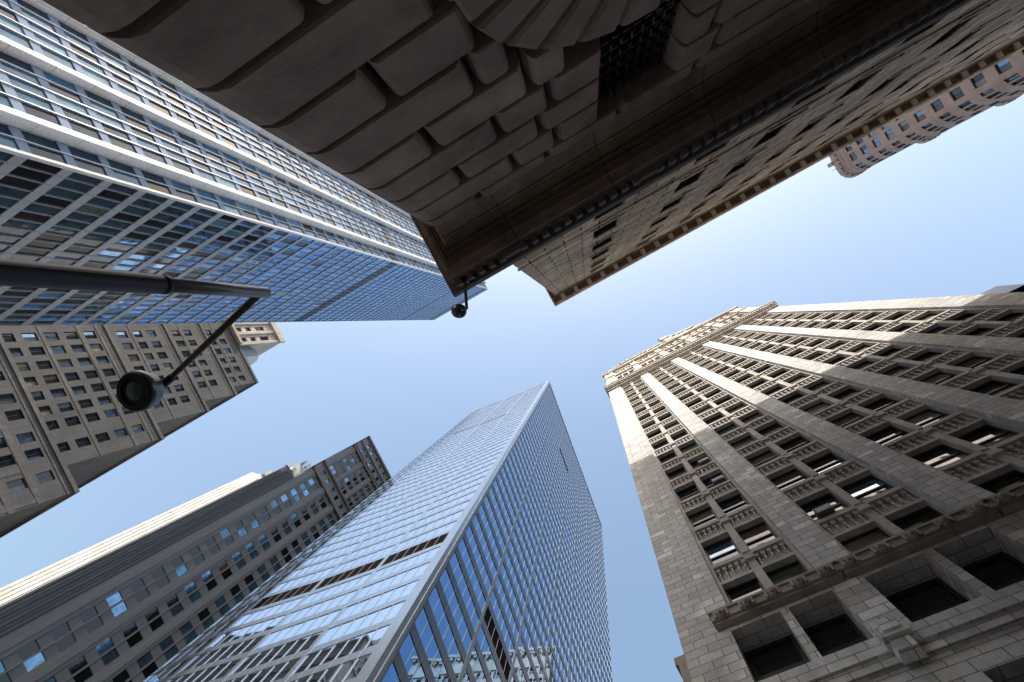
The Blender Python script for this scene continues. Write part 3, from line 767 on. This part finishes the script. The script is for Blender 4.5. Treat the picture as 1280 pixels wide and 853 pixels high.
# ------------------------------------------------------------------ F: limestone tower on the right
def building_f():
    Y = 13.0
    b = Bld('limestone_office_tower', 'pale limestone office tower on the right, sunlit top, broad piers and carved spandrels', 'building', -2.86, Y)
    XL, XR = -.22 * Y, 2.12 * Y
    F = Fac(0, Y, 1, 0, 0, -1)
    pe = [(-.22, -.047), (.240, .347), (.670, .776), (1.10, 1.207), (1.535, 1.64), (1.97, 2.12)]
    pe = [(a * Y, c * Y) for a, c in pe]
    pier = MB(); step = MB(); mul = MB(); wall = MB()
    FH = 4.02; z1f = 19.62; NF = 16; ZT = z1f + FH * NF     # 83.9
    pk = picker(4.5, 1.6, 1.2, 1.4, .5)
    for a, c in pe:
        F.box(pier, a, c, 19.6, ZT + .2, -1.2, 0)
    bays = [(pe[i][1], pe[i + 1][0]) for i in range(5)]
    nsp = []
    for bi, (a, c) in enumerate(bays):
        F.box(step, a, a + .17, 19.6, ZT, -1.2, -.22); F.box(step, c - .17, c, 19.6, ZT, -1.2, -.22)
        mul = MB()
        m0, m1 = (a + c) / 2 - .19, (a + c) / 2 + .19
        for k in range(NF):
            z = z1f + FH * k
            F.box(mul, m0, m1, z, z + FH - .5, -1.0, -.2); F.box(mul, m0 + .02, m1 - .02, z + FH - .5, z + FH, -1.0, -.26)
            F.box(mul, m0 - .05, m1 + .05, z + FH - .82, z + FH - .45, -.3, -.07)
            for q0, q1 in ((a + .17, m0), (m1, c - .17)):
                sash(b, F, q0, q1, z, z + 2.42, .62, M['frame_dk'], pk, .085, name='window')
                s = MB(); zs = z + 2.42; ze = z + FH
                F.box(s, q0, q1, zs, ze - .02, -1.0, -.42)
                F.box(s, q0, q1, zs + .001, zs + .2, -.42, -.24); F.box(s, q0, q1, ze - .34, ze - .05, -.42, -.16); F.box(s, q0, q1, zs + .2, zs + .3, -.42, -.34)
                nb = 5; w = (q1 - q0) / nb
                for j in range(nb):
                    cx = q0 + (j + .5) * w
                    F.box(s, cx - .05, cx + .05, zs + .3, ze - .62, -.42, -.29); F.box(s, cx - .1, cx + .1, ze - .62, ze - .342, -.42, -.25)
                    s.ball(F.p(cx, zs + .62, -.34), .1, 0, 6, 4)
                p = [pix((F.p((q0 + q1) / 2, zs + .8, 0)[0], Y, zs + .8 + EYE))][0]
                vis = -(z + abs(q0) * .35)
                nsp.append((vis, s))
        b.part(mul, 'window_mullion', M['limed'])
    b.part(pier, 'pier', M['lime']); b.part(step, 'pier_return', M['limed'])
    nsp.sort(key=lambda q: -q[0])
    for v, s in nsp[:100]: b.part(s, 'spandrel_panel', M['limed'])
    rest = MB()
    for v, s in nsp[100:]:
        n = len(rest.v); rest.v += s.v; rest.f += [tuple(i + n for i in f) for f in s.f]; rest.m += s.m
    tag(b.part(rest, 'spandrel_panel', M['limed']), kind='stuff')
    core = MB(); core.box(XL + 1.1, XR - .5, Y + 1.25, Y + 30, -EYE, ZT); 
    b.part(core, 'core', M['void'])
    # left flank (facing -x) and right flank
    S = Fac(XL, Y + 1.2, 0, 1, -1, 0)
    fl = MB(); fc = [(1.4 + 2.7 * k, 3.0 + 2.7 * k) for k in range(10)]; fr = [(z1f + FH * k, z1f + FH * k + 2.42) for k in range(NF)]
    punched(fl, S, 0.001, 29, -EYE, ZT + .2, fc, fr, 1.05)
    fl.box(XR - .45, XR, Y + 1.201, Y + 30, -EYE, ZT + .2); fl.box(XL + 1.06, XR - .5, Y + 30.01, Y + 30.4, -EYE, ZT)
    b.part(fl, 'side_wall', M['lime'])
    for a, c in fc:
        for za, zb in fr: sash(b, S, a, c, za, zb, .6, M['frame_dk'], pk, vis=0)
    # ledges with carved heads above the base
    for bi, (a, c) in enumerate(bays):
        l0 = a - .72; l1 = c + .56
        l = MB(); F.box(l, l0, l1, 19.0, 19.12, 0.003, .26); F.box(l, l0 - .05, l1 + .05, 19.12, 19.5, .003, .36); F.box(l, l0 - .09, l1 + .09, 19.5, 19.62, .003, .43)
        lo = b.part(l, 'ledge', M['terra'])
        n = 5
        for j in range(n):
            cx = l0 + .4 + (l1 - l0 - .8) * j / (n - 1); h = MB()
            h.ball(F.p(cx, 19.27, .38), .19, 0, 8, 6); h.ball(F.p(cx, 19.22, .55), .09, 0, 7, 4)
            for dx in (-.14, .14): h.ball(F.p(cx + dx, 19.4, .42), .075, 0, 6, 4)
            F.box(h, cx - .3, cx - .2, 19.14, 19.48, .3, .44); F.box(h, cx + .2, cx + .3, 19.14, 19.48, .3, .44); F.box(h, cx - .07, cx + .07, 19.06, 19.16, .3, .5)
            b.part(h, 'carved_head', M['terra'], lo)
    # base: deep square windows, belt, tall openings
    bz0, bz1 = 15.95, 18.78
    cols = []
    for a, c in bays:
        cm = (a + c) / 2; cols += [(a - .28, cm - .2), (cm + .12, c - .05)]
    base = MB()
    punched(base, F, XL, XR, bz0, 19.6, cols, [(bz0 + .12, bz1)], 1.2)
    big = [(a + .05, c - .05) for a, c in bays]
    punched(base, F, XL, XR, 1.5, 14.55, big, [(2.2, 13.9)], 1.2)
    b.part(base, 'base_wall', M['lime'])
    for a, c in cols: sash(b, F, a + .02, c - .02, bz0 + .12, bz1, 1.02, M['frame_dk'], picker(5, 1, 2.5, 1, 0), .13)
    for a, c in big:
        for q0, q1 in ((a, (a + c) / 2 - .1), ((a + c) / 2 + .1, c)):
            for k in range(3): sash(b, F, q0, q1, 2.2 + 3.9 * k, 6.1 + 3.9 * k, 1.0, M['frame_dk'], picker(5, .3, 1, .5, 0), .12)
    gr = MB(); F.box(gr, XL, XR, -EYE, 1.5, -1.2, .12); b.part(gr, 'plinth', M['lime'])
    bl = MB(); F.box(bl, XL, XR, 14.55, 14.95, -1.2, -.1); F.box(bl, XL - .05, XR, 14.95, 15.3, -1.2, .06); F.box(bl, XL - .08, XR, 15.3, 15.95, -1.2, .16)
    b.part(bl, 'belt_course', M['lime'])
    for i, (a, c) in enumerate(pe[1:5]):
        k = MB(); cx = (a + c) / 2 - .35
        F.box(k, cx - .42, cx + .42, 15.25, 15.93, .163, .62); F.taper(k, cx - .34, cx + .34, 14.75, 15.25, .1, .5, .06); F.taper(k, cx - .3, cx + .3, 15.35, 15.85, .62, .7, .05)
        b.part(k, 'bracket', M['lime'])
    sb = MB(); sb.box(XL - .32, XL - .02, Y + .1, Y + 8, 17.0, 18.3); sb.box(XL - .45, XL - .02, Y + .1, Y + 8, 18.3, 18.7); b.part(sb, 'side_belt', M['terra'])
    # main cornice
    c = MB()
    for z0, z1, d in ((83.9, 84.5, .3), (84.5, 85.0, .55), (85.0, 85.6, .8), (85.6, 86.0, .95)):
        F.box(c, XL - d * .4, XR + d * .5, z0 + .001, z1, -1.2, d)
    for j in range(64):
        x = XL + .1 + j * .475; F.box(c, x, x + .24, 84.52, 84.98, .552, .76)
    b.part(c, 'cornice', M['limed'])
    # crown storeys
    cr = MB(); UF = Fac(0, Y + .15, 1, 0, 0, -1); zc0, zc1 = 86.0, 106.5
    pcs = []
    e = XL
    cc = []
    for a, c_ in bays:
        w = (c_ - a) / 3
        for i in range(3): cc.append((a + i * w + .14, a + (i + 1) * w - .14))
    rr = [(87.2, 89.6), (91.4, 93.8), (95.6, 98.0), (100, 103.6)]
    punched(cr, UF, XL, XR, zc0, zc1, cc, rr, .8, rec=.25)
    for a, c_ in pe:
        UF.box(cr, a + .15, c_ - .15, zc0, zc1 + .6, .002, .32)
        for z in (90.3, 98.8): UF.box(cr, a + .02, c_ - .02, z, z + .7, .325, .5)
        cr.ball(UF.p((a + c_) / 2, 88.6, .45), .42, 0, 8, 6); cr.ball(UF.p((a + c_) / 2, 104.8, .4), .4, 0, 8, 6)
    UF.box(cr, XL - .1, XR + .2, 90.2, 90.8, .003, .25); UF.box(cr, XL - .1, XR + .2, 98.7, 99.2, .003, .25); UF.box(cr, XL - .3, XR + .4, 105.7, 106.5, .004, .6)
    cr.box(XL + .2, XR - .2, Y + .96, Y + 29, zc0, zc1 - .2)
    b.part(cr, 'crown_storeys', M['cream'])
    for a, c_ in cc:
        for za, zb in rr: sash(b, UF, a, c_, za, zb, .5, M['frame_gr'], pk, .06)
    # ornate gabled roof line
    rg = random.Random(11)
    def crest(name, x0, x1, hfun, y0):
        g = MB(); x = x0
        while x < x1 - .5:
            w = rg.choice((1.1, 1.5, 2.1)); e = min(x + w, x1); h = hfun((x + e) / 2) * rg.uniform(.93, 1.04)
            n = 5
            for k in range(n):
                ins = .06 * k if k % 2 else .16 * k * .4
                g.box(x + ins * .5, e - ins * .5 - .01, Y + y0 + .12 * k + rg.uniform(0, .05), Y + y0 + 3, zc1 + h * k / n + .002 * k, zc1 + h * (k + 1) / n)
                if k in (1, 3): g.box(x + .15, e - .16, Y + y0 + .12 * k - .28, Y + y0 + .12 * k - .003, zc1 + h * (k + .55) / n, zc1 + h * (k + .9) / n)
            g.lathe(((x + e) / 2, Y + y0 + .9, zc1 + h), [(.34, 0), (.4, .4), (.2, .8), (.28, 1.1), (.03, 1.9 + rg.uniform(-.3, .8))], 8)
            if rg.random() < .5: g.ball((x + .15, Y + y0 + .6, zc1 + h + .3), .38, 0, 7, 4)
            x = e
        b.part(g, name, M['cream'])
    crest('roof_crest', XL + .9, 13.4, lambda x: 9.5 + 5.2 * min(1, (x + 2) / 4.5) + .02 * x, .3)
    crest('tall_roof_crest', 13.6, XR - .4, lambda x: 27 * max(.12, 1 - (x - 13.6) / 15.5) ** .8, .5)
    rf = MB(); rf.hexa([(XL + .6, Y + 2.6, zc1 - .1), (XR - .6, Y + 2.6, zc1 - .1), (XR - .6, Y + 28, zc1 - .1), (XL + .6, Y + 28, zc1 - .1), (XL + 4, Y + 7, zc1 + 12), (XR - 4, Y + 7, zc1 + 12), (XR - 4, Y + 24, zc1 + 12), (XL + 4, Y + 24, zc1 + 12)])
    b.part(rf, 'roof', M['copper'])
    b.finish(100)
building_f()
def air_conditioners():
    FH, z1f, Y = 4.02, 19.62, 13.0
    for (x, k, lab) in ((2.35, 3, 'small box air conditioner in a shaded limestone tower window, nearest the glass tower'), (5.3, 1, 'box air conditioner low on the limestone tower, second bay from its left edge'), (2.4, 4, 'box air conditioner one floor above the other in the left bay of the limestone tower')):
        z = z1f + FH * k + .1
        t = thing('air_conditioner', lab, 'air conditioner', (x, Y + .2, z + EYE), 'air conditioners in tower windows')
        m = MB(); m.box(x - .38, x + .38, Y - .02, Y + .6, z, z + .46); m.box(x - .4, x + .4, Y - .04, Y - .021, z + .4, z + .48)
        m.build('housing', M['frame_gr'], t, (x, Y + .2, z + EYE))
        g = MB()
        for j in range(6): g.box(x - .33, x + .33, Y - .06, Y - .022, z + .05 + j * .055, z + .075 + j * .055)
        g.build('vent_grille', M['frame_wh'], t, (x, Y + .2, z + EYE))
air_conditioners()

# ------------------------------------------------------------------ G: round bayed terracotta building
def building_g():
    b = Bld('round_bay_building', 'pinkish brown terracotta building with rounded window bays, far top right', 'building', 60, 0)
    H = 111.0; FH = 3.83
    out = [(60, -24), (60, -6.2), (60, -4.1), (60, -2.0)]
    def arc(cx, cy, r, a0, a1, n):
        for k in range(n + 1):
            a = math.radians(a0 + (a1 - a0) * k / n); out.append((cx + r * math.cos(a), cy + r * math.sin(a)))
    arc(62.4, -2.0, 2.4, 170, 15, 7)
    out += [(68, -.9), (74.0, -.7)]; arc(77, -1.6, 2.75, 150, 20, 6); out += [(83, -.3), (89, -.2)]; arc(92, -1.0, 2.9, 150, 20, 6); out += [(100, .2), (120, .4)]
    wl = MB(); tr = MB(); pk = picker(2, .6, 2.2, .2, 3)
    rows = []
    z = H - FH * 29 + .9
    for k in range(28): rows.append((z + k * FH, z + k * FH + 2.0))
    for (xa, ya), (xb, yb) in zip(out, out[1:]):
        W = math.hypot(xb - xa, yb - ya)
        tx, ty = (xb - xa) / W, (yb - ya) / W
        nx, ny = -ty, tx
        F = Fac(xa, ya, tx, ty, nx, ny)
        if W > 4: 
            n = int(W / 2.6); cols = [((i + .5) * W / n - .7, (i + .5) * W / n + .7) for i in range(n)]
        elif W > .9: cols = [(W * .5 - min(.8, W * .36), W * .5 + min(.8, W * .36))]
        else: cols = []
        punched(wl, F, 0, W, -EYE, H, cols, rows, .5)
        for a, c in cols:
            for za, zb in rows:
                sash(b, F, a, c, za, zb, .22, M['frame_dk'], pk, .06, False, True)
        F.box(tr, -.05, W + .05, H - .9, H + .5, .003, .32); F.box(tr, -.05, W + .05, H - 2.4, H - 2.1, .003, .12); F.box(tr, -.03, W + .03, H - 4.0, H - 3.8, .003, .08)
        m = max(1, int(W / .8))
        for j in range(m): F.box(tr, (j + .25) * W / m, (j + .7) * W / m, H - 1.5, H - .91, .004, .3); F.box(tr, (j + .2) * W / m, (j + .75) * W / m, H + .5, H + .72, .0, .3)
    b.part(wl, 'wall', M['gterra']); b.part(tr, 'cornice', M['gtrim'])
    core = MB()
    core.rings([[(x, y, zz) for x, y in reversed([(60.6, -24), (60.6, -2.2), (62.4, -.9), (65, -1.8), (74, -1.5), (90, -1.2), (120, -.5), (120, -24)])] for zz in (-EYE, H - .5)])
    b.part(core, 'core', M['void'])
    f = MB(); f.tube([(60.6, -2.8, H + .5), (60.6, -2.8, H + 4)], .06, 6); f.box(59.4, 60.4, -4.4, -3.6, H + .5, H + 2.2); b.part(f, 'roof_hatch', M['gtrim'])
    b.finish()
building_g()

# ------------------------------------------------------------------ H: low dark glass building beyond the limestone tower
def building_h():
    b = Bld('dark_glass_building', 'dark blue framed glass building just behind the right edge of the limestone tower', 'building', 32, 17)
    H = 56.6; F = Fac(28.2, 17.0, 1, 0, 0, -1); W = 9.6
    fr = MB()
    cols = [(.5 + 2.28 * k, 2.6 + 2.28 * k) for k in range(4)]; rows = [(H - 4.2 * (k + 1) + .8, H - 4.2 * k - .6) for k in range(13)]
    punched(fr, F, 0, W, -EYE, H, cols, rows, .5); fr.box(28.2, 28.2 + W, 17.51, 40, -EYE, H - .05)
    b.part(fr, 'wall', M['hblue'])
    pk = picker(2, 0, 0, 0, 3)
    for a, c in cols:
        for za, zb in rows: sash(b, F, a, c, za, zb, .2, M['frame_dk'], pk, .08, False, True)
    b.finish()
building_h()

# ------------------------------------------------------------------ K: office block down the side street, mirrored in the glass tower
def building_k():
    b = Bld('gridded_office_block', 'grey gridded stone block behind the limestone tower, mirrored low in the glass tower', 'building', 0, 92)
    F = Fac(-17.6, 86, 1, 0, 0, -1); wl = MB(); H = 136
    cols = [(.9 + 2.6 * k, 2.6 + 2.6 * k) for k in range(16)]; rows = [(4 + 4.1 * k, 6.6 + 4.1 * k) for k in range(31)]
    punched(wl, F, 0, 43, -EYE, H, cols, rows, .6); wl.box(-17.6, 25.4, 86.61, 120, -EYE, H)
    F.box(wl, -.6, 43.6, H - 6, H - 5.4, .004, .3); F.box(wl, -.9, 43.9, H, H + 1.2, -.6, .9)
    for k in range(22): F.box(wl, .2 + 2 * k, 1.2 + 2 * k, H - 1, H - .01, .004, .7)
    b.part(wl, 'wall', M['cream'])
    for a, c in cols:
        for za, zb in rows: sash(b, F, a, c, za, zb, .4, M['frame_dk'], picker(1), glist=[M['g_dark']], vis=0)
    b.finish(0)
building_k()

# ------------------------------------------------------------------ street lamp and dome camera
def street_lamp():
    bx, by = -3.03, -1.98
    t = thing('street_lamp', 'dark street lamp on a tall pole with brown side arm and round head', 'street lamp', (bx, by, 0))
    B = (bx, by, 0)
    p = MB(); p.tube([(bx, by, -EYE), (bx, by, 3.66)], [.1, .083], 24); lo = p.build('pole', M['pole_dk'], t, B, True)
    c = MB(); c.tube([(bx, by, 3.64), (bx, by, 3.70)], [.0845, .0845], 24); c.build('collar', M['pole_dk'], lo, B, True)
    u = MB(); u.tube([(bx, by, 3.68), (bx, by, 5.02)], [.062, .062], 24); u.build('upper_pole', M['pole_gr'], t, B, True)
    hx, hy = -4.74, -1.66
    a = MB(); a.tube([(bx - .0, by, 4.93), (hx + .16, hy - .017, 4.93)], [.042, .03], 16); a.build('arm', M['arm_br'], t, B, True)
    fb = MB(); fb.lathe((bx, by, -EYE), [(.2, 0), (.2, .12), (.13, .25), (.11, .3)], 20); fb.build('pole_base', M['pole_dk'], t, B)
    h = MB(); h.lathe((hx, hy, 4.62), [(.155, 0.02), (.16, 0), (.22, -.0), (.232, .02), (.232, .07), (.205, .09), (.195, .18), (.15, .23), (.07, .26), (.001, .265)], 36)
    ho = h.build('lamp_head', M['lamp_body'], t, B, True)
    r = MB(); r.lathe((hx, hy, 4.60), [(.158, .03), (.16, 0), (.21, 0), (.222, .018)], 36); r.build('rim', M['pole_dk'], ho, B)
    l = MB(); l.lathe((hx, hy, 4.64), [(.001, -.03), (.09, -.026), (.14, -.012), (.165, .012)], 28); l.build('lens', M['lens'], ho, B, True)
    k = MB(); k.tube([(hx + .2, hy - .02, 4.93), (hx + .05, hy, 4.92), (hx, hy, 4.87)], [.045, .05, .06], 12); k.build('knuckle', M['pole_dk'], ho, B)
street_lamp()
def dome_camera():
    B = (-2.0, -2.05, 10.6 + EYE)
    t = thing('dome_camera', 'small dark dome camera hanging on a bent bracket from the dark cornice corner', 'camera', B)
    a = MB(); a.tube([(-1.97, -2.03, 10.95), (-1.97, -2.0, 10.55), (-2.02, -1.9, 10.5), (-2.22, -1.44, 10.45), (-2.27, -1.4, 10.35), (-2.27, -1.4, 10.05)], .035, 10); a.build('bracket', M['arm_br'], t, B, True)
    pl = MB(); pl.box(-2.06, -1.88, -2.1, -1.96, 10.86, 10.97); pl.build('mounting_plate', M['pole_dk'], t, B)
    h = MB(); h.lathe((-2.27, -1.4, 9.8), [(.145, 0), (.15, .05), (.15, .16), (.11, .24), (.05, .27), (.001, .275)], 24); h.build('housing', M['pole_dk'], t, B, True)
    d = MB(); d.lathe((-2.27, -1.4, 9.8), [(.001, -.11), (.06, -.1), (.1, -.07), (.125, -.02), (.13, 0)], 24); d.build('dome', M['lens'], t, B, True)
dome_camera()

# ------------------------------------------------------------------ daylight
SUN_EL, SUN_AZX = math.radians(45), .37         # sun stands to -y, a little to +x
def daylight():
    d = Vector((SUN_AZX, -1, 0)).normalized() * math.cos(SUN_EL); d.z = math.sin(SUN_EL)
    s = bpy.data.lights.new('sun', 'SUN'); s.energy = 5.0; s.angle = math.radians(.5); s.color = (1, .965, .91)
    o = bpy.data.objects.new('sun', s); COL.objects.link(o); o.rotation_euler = d.to_track_quat('Z', 'Y').to_euler(); o.location = (0, -40, 150)
    w = bpy.data.worlds.new('World'); scene.world = w; w.use_nodes = True
    t = w.node_tree; bg = t.nodes['Background']
    sk = t.nodes.new('ShaderNodeTexSky'); sk.sky_type = 'NISHITA'; sk.sun_disc = False
    sk.sun_elevation = SUN_EL; sk.sun_rotation = math.atan2(d.x, d.y)
    sk.air_density = 2.0; sk.dust_density = 5.0; sk.ozone_density = 2.6; sk.altitude = 100
    t.links.new(sk.outputs[0], bg.inputs[0]); bg.inputs[1].default_value = .255
daylight()
scene.view_settings.view_transform = 'Standard'; scene.view_settings.look = 'None'
scene.view_settings.exposure = 0; scene.view_settings.gamma = 1
scene.cycles.max_bounces = 8; scene.cycles.diffuse_bounces = 4; scene.cycles.glossy_bounces = 4
